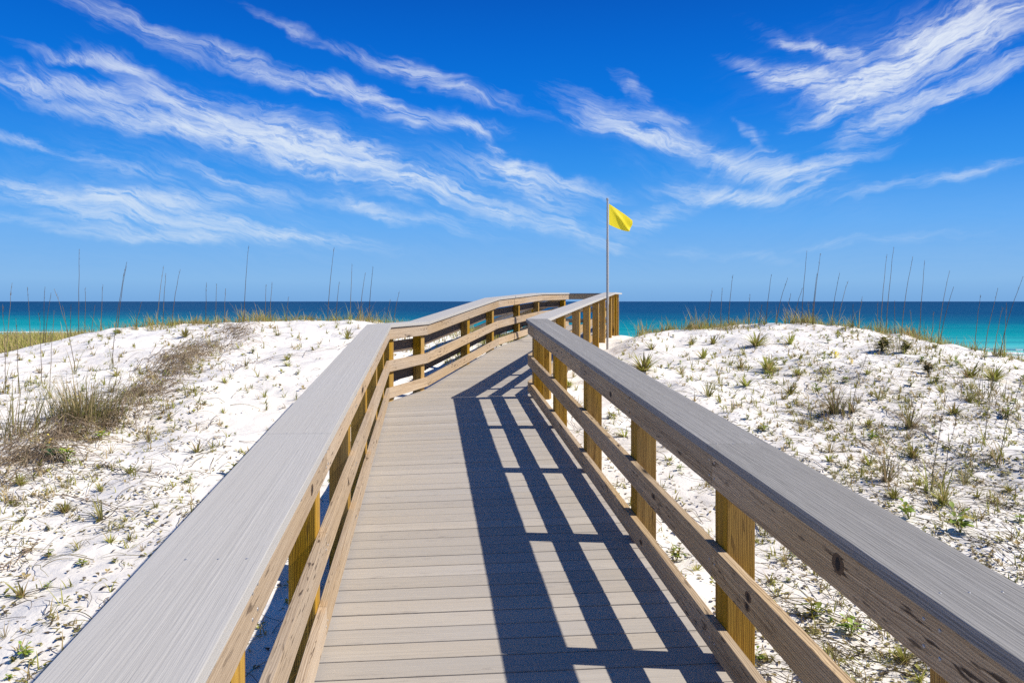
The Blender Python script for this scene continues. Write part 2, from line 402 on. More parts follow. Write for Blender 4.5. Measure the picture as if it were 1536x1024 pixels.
def hz(x, y):
    x = np.asarray(x, float); y = np.asarray(y, float)
    c = smooth_interp(x, CX, CZ); b0 = np.interp(x, BASEX, BASEZ)
    t = np.clip((y - 2) / 14.5, -1.5, 1); f = t * (1.32 - .32 * t); f = np.where(t < 0, t * 1.0, f)
    near = b0 + (c - b0) * f
    p = smooth_interp(y, BX, BZ, 1.0) - np.interp(x, SKX, SKZ)
    p0 = np.interp(16.5, BX, BZ) - np.interp(x, SKX, SKZ)
    far = p + (c - p0) * np.exp(-((y - 16.5) / 5.0) ** 2)
    k = 1 / (1 + np.exp(-(y - 16.5) / .45))
    z = near * (1 - k) + far * k
    # hollow kept under the boardwalk
    best = np.full(x.shape, 1e9); bz = np.zeros(x.shape)
    for (a, za), (b_, zb) in zip(_cen, _cen[1:]):
        dx, dy = b_.x - a.x, b_.y - a.y; L2 = dx * dx + dy * dy
        tt = np.clip(((x - a.x) * dx + (y - a.y) * dy) / L2, 0, 1)
        d = np.hypot(x - a.x - tt * dx, y - a.y - tt * dy)
        m_ = d < best; best = np.where(m_, d, best); bz = np.where(m_, za + (zb - za) * tt, bz)
    w = np.clip((2.0 - best) / 1.1, 0, 1); w = w * w * (3 - 2 * w)
    z = z + (np.minimum(z, bz - .13) - z) * w
    lat = -.46 - ((x * N1.x) + (y * N1.y))          # sand banked against the left side of the near walkway
    wl = np.clip((lat + .3) / .5, 0, 1) * np.clip((3.0 - lat) / 1.8, 0, 1) * np.clip((9.2 - y) / 2, 0, 1)
    return z + wl * np.maximum(0, bz - .22 - z) * .8
_f = [(R.uniform(0, 6.28), R.uniform(0, 6.28)) for _ in range(60)]
def relief(x, y):
    """soft hummocks of the sand surface"""
    z = np.zeros(np.shape(x))
    for k in range(60):
        lam = (1.9, 1.1, .62, .38)[k % 4] * (1 + .25 * math.sin(k * 2.1)); a = (.022, .014, .0085, .0055)[k % 4]
        th = _f[k][0]; z = z + a * .34 * np.sin((x * math.cos(th) + y * math.sin(th)) * 6.283 / lam + _f[k][1] * 3)
    return z


m, nt, b = new_mat('white_quartz_sand'); n = N(nt); geo = n.node('ShaderNodeNewGeometry').outputs['Position']
big = n.noise(geo, .7, 3, .55); sm = n.noise(geo, 9, 4, .6); gr = n.noise(geo, 160, 2, .6)
col = n.mix(n.mrange(big, .35, .65), (.79, .76, .71), (.745, .705, .65))
col = n.mix(n.math('MULTIPLY', n.mrange(sm, .58, .78), .3), col, (.70, .63, .55))
col = n.mix(n.math('MULTIPLY', n.mrange(gr, .6, .75), .25), col, (.60, .53, .45))
nt.links.new(col, b.inputs['Base Color']); b.inputs['Roughness'].default_value = .95; b.inputs['Specular IOR Level'].default_value = .1
vor = n.node('ShaderNodeTexVoronoi', feature='SMOOTH_F1'); nt.links.new(n.vmath('ADD', geo, n.vmath('SCALE', n.noisec(geo, 4, 2), scale=.12)), vor.inputs['Vector'])
vor.inputs['Scale'].default_value = 5.5; vor.inputs['Smoothness'].default_value = .6
hh = n.math('ADD', n.math('MULTIPLY', vor.outputs['Distance'], .55), n.math('ADD', n.math('MULTIPLY', sm, .55), n.math('MULTIPLY', gr, .05)))
nt.links.new(n.bump(hh, .5, .06), b.inputs['Normal']); M['sand'] = m

def axis(dense0, dense1, step, outs_lo, outs_hi):
    return np.array(sorted(set(outs_lo) | set(np.round(np.arange(dense0, dense1, step), 4)) | set(outs_hi)))
xs = axis(-13, 13, .075, [-3000, -1500, -700, -350, -200, -140, -100, -80, -65, -52, -42, -34, -28, -24, -21, -18.5, -16.5, -15, -14], [13.2, 14, 15, 16.5, 18.5, 21, 24, 28, 34, 42, 52, 65, 80, 100, 140, 200, 350, 700, 1500, 3000])
ys = axis(1.0, 20, .065, [-400, -150, -60, -25, -12, -7, -4, -2.5, -1.5, -.6, .2], [20.3, 21, 22, 23, 24.5, 26, 28, 30, 33, 36, 40, 45, 50, 56, 63, 70, 78, 86, 94, 102, 110, 118, 126, 134, 145, 160, 200, 260])
GX, GY = np.meshgrid(xs, ys)
fade = np.exp(-np.maximum(0, np.abs(GX) - 13) / 6) * np.exp(-np.maximum(0, GY - 20) / 8)
GZ = hz(GX, GY) + relief(GX, GY) * fade
nx, ny = len(xs), len(ys)
import bisect
_xl, _yl, _zl, _hl = xs.tolist(), ys.tolist(), GZ.tolist(), hz(GX, GY).tolist()
def _look(T, x, y):
    i = min(max(bisect.bisect_right(_xl, x) - 1, 0), nx - 2); j = min(max(bisect.bisect_right(_yl, y) - 1, 0), ny - 2)
    a = (x - _xl[i]) / (_xl[i + 1] - _xl[i]); c = (y - _yl[j]) / (_yl[j + 1] - _yl[j])
    return (T[j][i] * (1 - a) + T[j][i + 1] * a) * (1 - c) + (T[j + 1][i] * (1 - a) + T[j + 1][i + 1] * a) * c
def ground(x, y): return _look(_zl, x, y)
def base(x, y): return _look(_hl, x, y)
me = bpy.data.meshes.new('ground')
V = np.stack([GX, GY, GZ], -1).reshape(-1, 3)
idx = (np.arange(ny - 1)[:, None] * nx + np.arange(nx - 1)[None, :]).reshape(-1)
Q = np.stack([idx, idx + 1, idx + nx + 1, idx + nx], -1)
me.vertices.add(len(V)); me.vertices.foreach_set('co', V.ravel()); me.loops.add(Q.size); me.loops.foreach_set('vertex_index', Q.ravel())
me.polygons.add(len(Q)); me.polygons.foreach_set('loop_start', np.arange(0, Q.size, 4)); me.polygons.foreach_set('loop_total', np.full(len(Q), 4))
me.update(calc_edges=True); me.validate(); me.polygons.foreach_set('use_smooth', [True] * len(me.polygons)); me.materials.append(M['sand'])
g = bpy.data.objects.new('ground', me); C.objects.link(g); tag(g, 'white sand dune slopes on both sides of the boardwalk', 'ground', kind='structure')

def place(u, v):
    """where the view ray through photo point (u, v) meets the sand"""
    kx, kz = (u - U0) / F, -(v - V0) / F
    y = 1.6; prev = None
    while y < 22:
        d = H + kz * y - (ground(kx * y, y))
        if d <= 0:
            y0, y1 = y - .09, y
            for _ in range(12):
                ym = (y0 + y1) / 2
                if H + kz * ym - ground(kx * ym, ym) > 0: y0 = ym
                else: y1 = ym
            y = y1; break
        y += .09
    else: y = 16.8
    x = kx * y
    return x, y, ground(x, y)

# ------------------------------------------------------------------ sea
m, nt, b = new_mat('sea_water'); n = N(nt); geo = n.node('ShaderNodeNewGeometry').outputs['Position']
# distance out from the slanting shoreline
dist = n.math('ADD', n.vmath('DOT_PRODUCT', geo, (.293, .956, 0)), -103.5)
wob = n.math('MULTIPLY', n.math('SUBTRACT', n.noise(n.mapping(geo, rot=(0, 0, .3), sc=(.004, .02, 1)), 1, 3), .5), n.math('MULTIPLY', dist, .8))
dd = n.math('ADD', dist, wob)
ld = n.math('DIVIDE', n.math('LOGARITHM', n.math('MAXIMUM', n.math('ADD', dd, 10), 1), 10), 4)     # 10 m -> .25, 100 -> .5, 1000 -> .75
col = n.ramp(ld, [(.25, (.20, .55, .52)), (.36, (.04, .40, .42)), (.45, (.0, .25, .285)), (.51, (.0, .18, .245)), (.56, (.0, .098, .19)), (.63, (.0, .054, .145)), (.9, (.0, .037, .12))])
chop = n.noise(n.mapping(geo, rot=(0, 0, .3), sc=(.02, .12, 1)), 1, 4, .65)
col = n.mix(n.math('MULTIPLY', n.mrange(chop, .5, .72), .5), col, (.0, .045, .14))
glim = n.noise(n.mapping(geo, rot=(0, 0, .3), sc=(.05, .5, 1)), 1, 3, .6)
col = n.mix(n.math('MULTIPLY', n.mrange(glim, .6, .78), .4), col, (.05, .34, .42))
nt.links.new(col, b.inputs['Base Color']); b.inputs['Roughness'].default_value = .35; b.inputs['IOR'].default_value = 1.1; b.inputs['Specular IOR Level'].default_value = .03
w = n.math('ADD', n.noise(n.mapping(geo, rot=(0, 0, .3), sc=(.12, .55, 1)), 1, 4, .6), n.math('MULTIPLY', n.noise(n.mapping(geo, sc=(1, 2, 1)), 1, 3), .25))
nt.links.new(n.bump(w, .5, .5), b.inputs['Normal']); M['sea'] = m
mb = MB(); BIG = 90000
mb.face([(-BIG, 40, SEA), (BIG, 40, SEA), (BIG, BIG, SEA), (-BIG, BIG, SEA)])
tag(mb.build('sea', M['sea']), 'turquoise sea darkening to deep blue at the horizon', 'sea', kind='structure')
m, nt, b = new_mat('sea_foam'); n = N(nt); b.inputs['Base Color'].default_value = (.82, .86, .86, 1); b.inputs['Roughness'].default_value = .8; M['foam'] = m
sd = Vector((.956, -.293)); sn = Vector((.293, .956))
foam = MB()
# find the waterline by marching out from the dune, then lay ragged ribbons of surf along it
for row, (o0, wd) in enumerate(((-.5, 4.5), (7, 3.0), (15, 1.8))):
    prev = None
    for k in range(0, 340):
        X = -120 + k * .8
        Y = 60.0
        while base(X, Y) > SEA + .02 and Y < 180: Y += .5
        q = Vector((X, Y)) + sn * (o0 + 1.6 * noise.noise(Vector((X * .06, row * 7.3, 0))))
        ww = wd * (.35 + 1.0 * max(0, noise.noise(Vector((X * .13, row * 3.1, 5))) + .35))
        if row and noise.noise(Vector((X * .035, row * 9.7, 2))) < .0: ww = .05
        cur = (q, ww)
        if prev:
            a, wa = prev; z = SEA + .03 + .01 * row
            p = [(a.x, a.y, z), (q.x, q.y, z), (q.x + sn.x * ww, q.y + sn.y * ww, z + .1), (a.x + sn.x * wa, a.y + sn.y * wa, z + .1)]
            foam.face(p); b2 = [(x, y, SEA - .05) for x, y, _ in p[3:1:-1]]
            foam.face([p[3], p[2], b2[1], b2[0]])
        prev = cur
tag(foam.build('surf', M['foam']), 'white breaking surf along the shoreline', 'surf', kind='stuff')

# ------------------------------------------------------------------ plants: materials
def leafmat(name, a, c, dry, trans=.25):
    m, nt, b = new_mat(name); n = N(nt); t = n.attr('tint')
    geo = n.node('ShaderNodeNewGeometry').outputs['Position']
    col = n.ramp(t, [(0, dry), (.3, dry), (.42, a), (1, c)])
    ob = n.node('ShaderNodeObjectInfo').outputs['Random']
    hsv = n.node('ShaderNodeHueSaturation'); nt.links.new(col, hsv.inputs['Color'])
    nt.links.new(n.mrange(ob, 0, 1, .75, 1.25), hsv.inputs['Value']); nt.links.new(n.mrange(ob, 0, 1, .485, .515), hsv.inputs['Hue'])
    nt.links.new(hsv.outputs[0], b.inputs['Base Color']); b.inputs['Roughness'].default_value = .6; b.inputs['Specular IOR Level'].default_value = .25
    tr = nt.nodes.new('ShaderNodeBsdfTranslucent'); nt.links.new(hsv.outputs[0], tr.inputs[0])
    mx = nt.nodes.new('ShaderNodeMixShader'); mx.inputs[0].default_value = trans
    nt.links.new(b.outputs[0], mx.inputs[1]); nt.links.new(tr.outputs[0], mx.inputs[2])
    nt.links.new(mx.outputs[0], [x for x in nt.nodes if x.type == 'OUTPUT_MATERIAL'][0].inputs[0])
    return m
M['grass'] = leafmat('dune_grass_blades', (.29, .28, .06), (.40, .40, .085), (.46, .36, .16))
M['olive'] = leafmat('olive_grass_blades', (.21, .195, .07), (.30, .28, .095), (.40, .31, .17))
M['herb'] = leafmat('herb_leaves', (.19, .26, .04), (.30, .38, .06), (.42, .33, .06))
M['bluegreen'] = leafmat('blue_green_leaves', (.10, .21, .11), (.18, .30, .15), (.22, .28, .1))
M['yellow'] = leafmat('yellow_leaves', (.75, .6, .06), (.85, .74, .16), (.6, .42, .08))
M['straw'] = leafmat('dry_stems', (.29, .22, .14), (.40, .31, .20), (.19, .14, .095), .05)
M['stalk'] = leafmat('sea_oat_stalks', (.15, .115, .07), (.20, .155, .095), (.10, .075, .05), .05)
M['litter'] = leafmat('leaf_litter', (.24, .185, .075), (.30, .27, .09), (.105, .08, .05), .05)

def blade(mb, base, az, length, lean, width, curl=.6, tint=.6, seg=4, mi=0):
    """one tapering blade that leaves the ground at `lean` from vertical and droops by `curl`"""
    d = Vector((math.cos(az), math.sin(az), 0)); sd_ = Vector((-d.y, d.x, 0))
    p = Vector(base); ang = lean; pts = []
    for i in range(seg + 1):
        w_ = width * (1 - (i / seg) ** 1.6) * (.7 + .3 * min(1, i + .3)) * .5
        pts.append((p.copy(), w_)); p = p + (d * math.sin(ang) + Vector((0, 0, math.cos(ang)))) * (length / seg); ang += curl / seg
    n0 = len(mb.v)
    for q, w_ in pts[:-1]: mb.v += [tuple(q - sd_ * w_), tuple(q + sd_ * w_)]
    mb.v.append(tuple(pts[-1][0]))
    for i in range(seg - 1):
        mb.f.append((n0 + 2 * i, n0 + 2 * i + 1, n0 + 2 * i + 3, n0 + 2 * i + 2))
        mb.mi.append(mi); mb.tint.append(tint); mb.uv.append([(0, 0)] * 4)
    k = n0 + 2 * (seg - 1); mb.f.append((k, k + 1, k + 2)); mb.mi.append(mi); mb.tint.append(tint); mb.uv.append([(0, 0)] * 3)
def leaf(mb, base, az, length, up, width, tint=.6, mi=0):
    """a broad oval leaf on a short stalk, folded slightly along its midrib"""
    d = Vector((math.cos(az) * math.cos(up), math.sin(az) * math.cos(up), math.sin(up))); sd_ = Vector((-math.sin(az), math.cos(az), 0)); nn = sd_.cross(d)
    b0 = Vector(base); n0 = len(mb.v)
    prof = ((0, .06), (.25, .25), (.5, .95), (.72, 1), (.9, .6), (1, .05))
    for t, w_ in prof:
        q = b0 + d * (length * t) - Vector((0, 0, 1)) * (length * .22 * t * t)
        mb.v += [tuple(q - sd_ * w_ * width * .5 + nn * (-w_ * width * .12)), tuple(q), tuple(q + sd_ * w_ * width * .5 + nn * (-w_ * width * .12))]
    for i in range(len(prof) - 1):
        for j in (0, 1):
            a = n0 + 3 * i + j; mb.f.append((a, a + 1, a + 4, a + 3)); mb.mi.append(mi); mb.tint.append(tint); mb.uv.append([(0, 0)] * 4)

# all plant prototypes are about 1 m tall and scaled on placing (unit height)
def proto_tuft(seed, nb, spread, wid, curl, dryness, name, mat):
    r = random.Random(seed); mb = MB()
    for k in range(nb):
        az = r.uniform(0, 6.283); ln = r.uniform(.55, 1.15); rr = r.uniform(0, .08)
        blade(mb, (math.cos(az) * rr, math.sin(az) * rr, -.03), az + r.uniform(-.5, .5), ln, r.uniform(.05, spread), wid * r.uniform(.7, 1.3), curl * r.uniform(.5, 1.5),
              tint=r.uniform(0, .3) if r.random() < dryness else r.uniform(.4, 1), seg=5)
    me = mb.build(name, mat, smooth=True); d = me.data; bpy.data.objects.remove(me); return d
def proto_herb(seed, nl, name, mat, stems=5):
    r = random.Random(seed); mb = MB()
    for k in range(stems):
        az = r.uniform(0, 6.283); h = r.uniform(.35, .95); tip = Vector((math.cos(az) * .35 * r.random(), math.sin(az) * .35 * r.random(), h))
        mb.tube([(0, 0, -.05), tip * .5 + Vector((0, 0, .05)), tip], [.02, .015, .01], k=4, tint=.35)
        for j in range(nl):
            q = tip * r.uniform(.3, 1); leaf(mb, q, r.uniform(0, 6.283), r.uniform(.28, .5), r.uniform(.0, 1.0), r.uniform(.12, .2), tint=r.uniform(.15, 1))
    me = mb.build(name, mat, smooth=True); d = me.data; bpy.data.objects.remove(me); return d
PT = {
    'spiky': [proto_tuft(10 + i, 20, 1.1, .1, .5, .25, 'dune_grass', M['grass']) for i in range(4)],
    'dense': [proto_tuft(20 + i, 70, .95, .075, .55, .3, 'dune_grass', M['grass']) for i in range(3)],
    'sparse': [proto_tuft(30 + i, 13, .75, .042, .5, .45, 'dune_grass', M['olive']) for i in range(4)],
    'tall': [proto_tuft(40 + i, 34, .75, .036, .45, .55, 'dune_grass', M['olive']) for i in range(4)],
    'herb': [proto_herb(50 + i, 5, 'beach_herb', M['herb']) for i in range(4)],
    'blue': [proto_herb(60 + i, 7, 'beach_herb', M['bluegreen'], 6) for i in range(1)],
    'shrub': [proto_herb(70 + i, 9, 'low_shrub', M['olive'], 12) for i in range(3)],
    'yellow': [proto_herb(80 + i, 6, 'yellow_leaved_plant', M['yellow'], 4) for i in range(2)],
}
NAMES = {'spiky': 'dune_grass', 'dense': 'dune_grass', 'sparse': 'dune_grass', 'tall': 'dune_grass', 'herb': 'beach_herb', 'blue': 'beach_herb', 'shrub': 'low_shrub', 'yellow': 'yellow_leaved_plant'}
CATS = {'dune_grass': 'grass tuft', 'beach_herb': 'plant', 'low_shrub': 'shrub', 'yellow_leaved_plant': 'plant'}
LOOK = {'spiky': 'spiky green grass tuft', 'dense': 'bushy green grass clump', 'sparse': 'sparse olive grass tuft', 'tall': 'wispy straw-olive grass tuft',
        'herb': 'bright green leafy sprout', 'blue': 'broad blue-green leafy plant', 'shrub': 'low olive leafy shrub', 'yellow': 'little plant with yellow leaves'}
plants = []      # (x, y) kept so random ones do not sit on the listed ones
def where(x, y):
    side = 'left' if x < -.3 else 'right'
    if y > 14.2: band = 'just below the crest'
    elif y > 11: band = 'on the upper slope'
    elif y > 8: band = 'midway up the slope'
    elif y > 5.6: band = 'on the lower slope'
    else: band = 'at the foot of the slope'
    if side == 'right':
        e = 'beside the railing' if x - (1.35 + max(0, y - 9.5) * .22) < 1.0 else ('far out' if x / y > .5 else '')
    else:
        e = 'beside the railing' if x > -.75 - y * .106 - 1.0 else ('far out' if x / y < -.5 else '')
    return side, band, e
def put(kind, u, v, hpx, label=None, xyz=None, h=None):
    x, y, z = xyz or place(u, v)
    hgt = (h or max(.04, hpx * y / F)) * 1.12
    d = R.choice(PT[kind]); o = bpy.data.objects.new(NAMES[kind], d); C.objects.link(o)
    o.location = (x, y, z - .005); o.rotation_euler = (R.uniform(-.12, .12), R.uniform(-.12, .12), R.uniform(0, 6.283)); 
    sx = hgt * R.uniform(1.05, 1.4); o.scale = (sx, sx, hgt)
    side, band, e = where(x, y); size = 'tiny ' if hgt < .1 else ('' if hgt < .22 else 'large ')
    tag(o, label or f"{size}{LOOK[kind]} {band} of {side} dune{', ' + e if e else ''}", CATS[NAMES[kind]])
    o['kind'] = 'thing'; o['group'] = {'dune_grass': 'grass tufts scattered over the dunes', 'beach_herb': 'leafy plants scattered over the dunes', 'low_shrub': 'low shrubs on the dunes', 'yellow_leaved_plant': 'yellow leaved plants'}[NAMES[kind]]
    plants.append((x, y)); return o
G, DN, SP, TL, HB, SH = 'spiky', 'dense', 'sparse', 'tall', 'herb', 'shrub'
LIST = [
 # left dune: photo column, row of the base, height in photo pixels
 (G,521,508,20),(G,471,525,9),(G,432,549,12),(SP,369,549,18),(G,337,574,12),(G,287,588,13),(SP,245,619,16),(SP,223,662,28),(G,296,678,22),(SP,399,615,14),(G,335,619,10),(HB,307,606,8),
 (SP,166,680,22),(G,195,709,18),(SP,225,707,20),(SP,150,736,16),(TL,94,730,16),(G,27,725,20),(SP,260,648,15),(HB,353,652,5),(HB,371,590,6),(TL,213,594,16),
 (G,33,894,32),(HB,70,883,12),(HB,72,836,15),(G,165,813,19),(G,194,810,14),(SP,213,826,15),(SP,118,822,17),(HB,125,847,14),(HB,171,843,9),(HB,38,984,19),(G,45,948,8),(SP,7,955,24),(HB,20,992,11),(HB,13,1018,10),(HB,49,996,10),
 ('blue',78,690,24),(HB,98,692,26),(G,39,685,13),(DN,31,727,18),(TL,23,759,15),(DN,97,768,20),(G,152,737,16),(SP,152,779,38),(TL,101,732,14),(HB,30,782,9),(HB,119,780,10),(HB,73,795,10),(G,234,759,8),(SP,203,737,10),
 (DN,278,505,16),(G,150,505,8),(G,118,497,10),(DN,178,500,10),(G,200,520,8),(TL,60,560,14),(HB,70,566,7),(G,330,510,7),(TL,275,540,14),(G,320,520,9),(HB,132,628,20),(HB,105,630,16),(HB,165,620,9),(SP,185,640,14),
 # right dune
 (DN,966,556,30),(G,978,524,15),(DN,1037,517,13),(G,1070,516,18),(DN,1134,519,24),(G,1185,516,20),(SP,1028,535,15),(G,1055,537,20),(G,1116,532,10),(G,1110,551,16),(DN,1152,557,26),(HB,1176,547,9),(DN,1197,563,17),(SP,1077,563,22),(G,1055,555,9),(SP,1024,566,15),
 (G,1119,579,20),(SP,1062,595,32),(G,1185,591,20),(HB,1093,578,10),(SP,1097,618,14),(HB,1003,552,8),(HB,1020,546,8),
 (G,1242,561,14),(G,1283,581,12),(SP,1318,599,28),(TL,1252,620,42),(TL,1279,618,26),(SH,1322,527,22),(SH,1357,530,20),(SH,1392,560,17),(G,1453,566,28),(DN,1490,571,28),(G,1413,589,18),(TL,1455,603,24),(G,1431,620,22),(HB,1367,579,12),(HB,1523,605,10),(HB,1505,595,8),(G,1256,501,9),(G,1285,505,8),(SP,1367,610,20),(G,1525,554,10),(TL,1365,642,38),(SP,1277,646,22),(TL,1250,656,10),(SP,1517,650,18),
 (G,1244,691,15),(G,1251,661,10),(DN,1368,686,24),(DN,1433,620,12),(DN,1341,747,22),(DN,1415,755,26),(G,1367,735,12),(SP,1446,727,36),(G,1465,745,16),(HB,1441,798,34),(DN,1514,737,15),(TL,1489,686,22),(HB,1529,783,16),(TL,1329,722,46),
 (G,1143,813,10),(G,1155,871,15),(HB,1182,872,7),(HB,1218,928,34),(HB,1275,954,30),(G,1263,892,12),(TL,1174,849,12),(HB,1188,837,12),(DN,1356,992,28),(G,1315,944,12),(HB,1345,944,12),(G,1380,1020,22),(G,1153,990,16),(HB,1140,990,16),(HB,1246,932,10),(SP,1284,894,18),
 (HB,1015,840,24),(HB,1030,800,20),(G,1045,855,15),(G,925,590,14),(HB,915,628,14),(G,1005,690,10),(SP,860,566,18),(DN,852,580,16),(G,912,560,12),(HB,1020,705,10),(G,945,640,9),
]
for kd, u, v, hp in LIST: put(kd, u, v, hp)
put('yellow', 1253, 536, 12, 'small plant with big bright yellow leaves on the bare sand of the right dune')
put('yellow', 1276, 546, 10, 'pale yellow leaved plant sprawling beside the bright yellow one on the right dune')
put('yellow', 74, 668, 14, 'withered orange-yellow plant by the brown brush on the left dune')
# smaller ones between
cnt = 0; rr = random.Random(99)
while cnt < 190:
    u = rr.uniform(-30, 1566); v = rr.uniform(500, 1040)
    if rr.random() < .35: u = rr.uniform(1150, 1560); v = rr.uniform(520, 780)
    if 300 + (1024 - v) * .5 < u < 780 and v > 560: continue
    if 560 < u < 930: continue
    x, y, z = place(u, v)
    if y > 16.3 or y < 2.5: continue
    # keep clear of the walkway
    lim_l = -.106 * y - .8; lim_r = 1.5 - .106 * y if y < 9.6 else .6 + (y - 9.6) * .22 + .5
    if lim_l < x < lim_r: continue
    if any((x - a) ** 2 + (y - b_) ** 2 < .09 for a, b_ in plants): continue
    kd = rr.choice([G, G, SP, SP, HB, HB, TL]); put(kd, u, v, 0, xyz=(x, y, z), h=rr.uniform(.05, .15)); cnt += 1

# tall sea oats -----------------------------------------------------
def sea_oat(bu, bv, tu, tv, i, label):
    x, y, z = place(bu, bv)
    h = (bv - tv) * y / F; lean = (tu - bu) * y / F
    r = random.Random(i * 13 + 5); mb = MB(); pts = []
    for k in range(8):
        t = k / 7; pts.append((lean * t ** 1.5 , r.uniform(-.02, .02) * t, h * t - .03 * (1 - t)))
    tk = min(1.5, max(.75, y / 12))
    mb.tube(pts, [.0058 * tk * (1 - .62 * k / 7) for k in range(8)], k=5, tint=r.uniform(.2, .8))
    for k in range(5):                     # wisps of the stripped seed head
        t = r.uniform(.8, 1); blade(mb, (lean * t ** 1.5, 0, h * t), r.uniform(0, 6.28), r.uniform(.03, .07), .3, .006, .5, r.uniform(.2, .6), 3)
    for k in range(r.randint(5, 9)):
        blade(mb, (r.uniform(-.03, .03), r.uniform(-.03, .03), -.02), r.uniform(0, 6.283), r.uniform(.18, .5), r.uniform(.05, .6), .011, r.uniform(.3, 1.4), r.uniform(.1, .95), 5, 1)
    o = mb.build('sea_oats', [M['stalk'], M['grass']]); o.location = (x, y, z)
    tag(o, label, 'sea oats', 'sea oat stalks along the dunes', 'thing'); plants.append((x, y))
OL = [(47,215,25,500),(105,178,118,420),(172,165,168,400),(198,200,172,410),(207,238,290,565),(272,262,270,405),(305,52,302,405),(328,198,326,400),(365,262,350,395),(394,223,388,400),(485,135,452,385),(545,290,520,392),
      (627,157,603,385),(637,178,626,380),(692,163,660,380),(793,212,790,372),(832,210,828,370),(866,238,862,368),(955,73,937,366),(1022,222,1018,364),(1045,212,1036,364),(1108,270,1100,364),(1283,80,1258,362),(1303,208,1290,360),
      (1352,148,1345,360),(1403,176,1382,360),(1433,153,1416,362),(1500,262,1482,362),(1533,235,1510,364),(485,134,430,545),(12,305,22,640),(64,350,70,640),(240,260,262,400),(210,320,190,660),(150,330,160,600)]
OR = [(338,217,320,360),(378,212,370,365),(418,175,400,372),(567,182,545,374),(628,198,585,374),(483,258,478,372),(703,92,682,376),(755,102,726,376),(742,180,722,376),(685,235,652,372),(828,178,797,380),(860,208,822,382),(915,270,900,390),
      (1010,105,985,408),(1037,78,1006,410),(1040,285,1040,410),(1110,115,1065,418),(1155,120,1135,430),(1250,168,1206,448),(1268,230,1214,452),(1098,320,1110,425),(1370,262,1347,478),(1437,235,1385,492),(1535,190,1445,498),(1455,310,1422,495),(975,290,972,405),(1470,290,1460,500),
      (935,490,872,715),(1535,575,1440,912),(1420,575,1384,840),(1240,645,1180,1015),(1275,742,1222,1022),(880,300,878,388),(640,260,620,374),(530,300,520,376),(710,290,706,378),(1190,330,1180,445)]
def rank_label(h, side, base, y, lean):
    tall = 'very tall' if h > 1.45 else ('tall' if h > 1.0 else 'short')
    ln = 'leaning right' if lean > .12 else ('upright' if lean > -.03 else 'leaning left')
    return f"{tall} {ln} sea oat stalk on the {side} dune {'crest' if y > 14.6 else 'slope'}"
for i, (tu, tv, bu, bv) in enumerate(OL):
    T = (tu / 2.56, 340 + tv / 2.56); B = (bu / 2.56, 340 + bv / 2.56); x, y, z = place(*B)
    h = (B[1] - T[1]) * y / F
    pos = 'at the outer end' if B[0] < 90 else 'near the railing' if B[0] > 440 else 'over the bushy clump' if B[0] < 200 else 'in the middle'
    lb = rank_label(h, 'left', B, y, (T[0] - B[0]) * y / F) + ' ' + pos
    if (tu, tv) == (305, 52): lb = 'tallest thin sea oat stalk on the crest of the left dune, dark against the sky'
    if (tu, tv) == (955, 73): lb = 'lone tall sea oat stalk on the middle of the left dune crest'
    if (tu, tv) == (1283, 80): lb = 'tallest sea oat stalk near the left railing corner, leaning right'
    sea_oat(B[0], B[1], T[0], T[1], i, lb)
for i, (tu, tv, bu, bv) in enumerate(OR):
    T = (936 + tu / 2.56, 340 + tv / 2.56); B = (936 + bu / 2.56, 340 + bv / 2.56); x, y, z = place(*B)
    h = (B[1] - T[1]) * y / F
    pos = 'toward the flagpole' if B[0] < 1130 else 'at the top' if B[0] < 1290 else 'toward the outer end' if B[0] > 1400 else 'on its outer shoulder'
    lb = rank_label(h, 'right', B, y, (T[0] - B[0]) * y / F) + ' ' + pos
    if (tu, tv) == (1240, 645): lb = 'dark stalk standing in the green patch beside the right railing, taller of the two'
    if (tu, tv) == (1275, 742): lb = 'dark stalk standing in the green patch beside the right railing, shorter of the two'
    if (tu, tv) == (1535, 575): lb = 'long dark stalk leaning right low on the right dune near the outer edge'
    sea_oat(B[0], B[1], T[0], T[1], 100 + i, lb)

# big bushy clump on the left dune ------------------------------------
def bush(u, v, hpx, wid, nb, label, seed, mats=None):
    r = random.Random(seed); x, y, z = place(u, v); h = hpx * y / F; mb = MB()
    for k in range(nb):
        ax = r.gauss(0, wid * .38); ay = r.gauss(0, wid * .22); az = math.atan2(ay, ax) + r.uniform(-.9, .9)
        gz = ground(x + ax, y + ay) - z
        dry = r.random() < .45
        blade(mb, (ax, ay, gz - .02), az, h * r.uniform(.35, 1.0), r.uniform(.0, .55), r.uniform(.006, .011), r.uniform(.1, .9), r.uniform(0, .3) if dry else r.uniform(.4, 1), 5)
    for k in range(nb // 3):             # dead bent stems round the foot
        ax = r.gauss(0, wid * .45); ay = r.gauss(0, wid * .25); gz = ground(x + ax, y + ay) - z
        blade(mb, (ax, ay, gz), r.uniform(0, 6.28), h * r.uniform(.3, .6), r.uniform(.5, 1.3), .008, r.uniform(.5, 1.6), r.uniform(0, .3), 5, 1)
    o = mb.build('grass_bush', mats or [M['olive'], M['straw']]); o.location = (x, y, z)
    tag(o, label, 'grass bush', 'bushy dune grass clumps', 'thing'); plants.append((x, y))
bush(128, 627, 88, .5, 420, 'large bushy olive grass clump on the left dune, the biggest one', 1)
bush(20, 650, 96, .6, 110, 'thin straw-coloured tall grass clump at the outer edge of the left dune', 2)
bush(1258, 620, 44, .3, 60, 'dry greyish grass clump halfway up the right dune', 3)
bush(1470, 596, 44, .5, 90, 'dry twiggy grass clump on the outer right dune', 4)
bush(1350, 522, 36, .7, 120, 'tangled olive and brown clump on the shoulder of the right dune', 5)

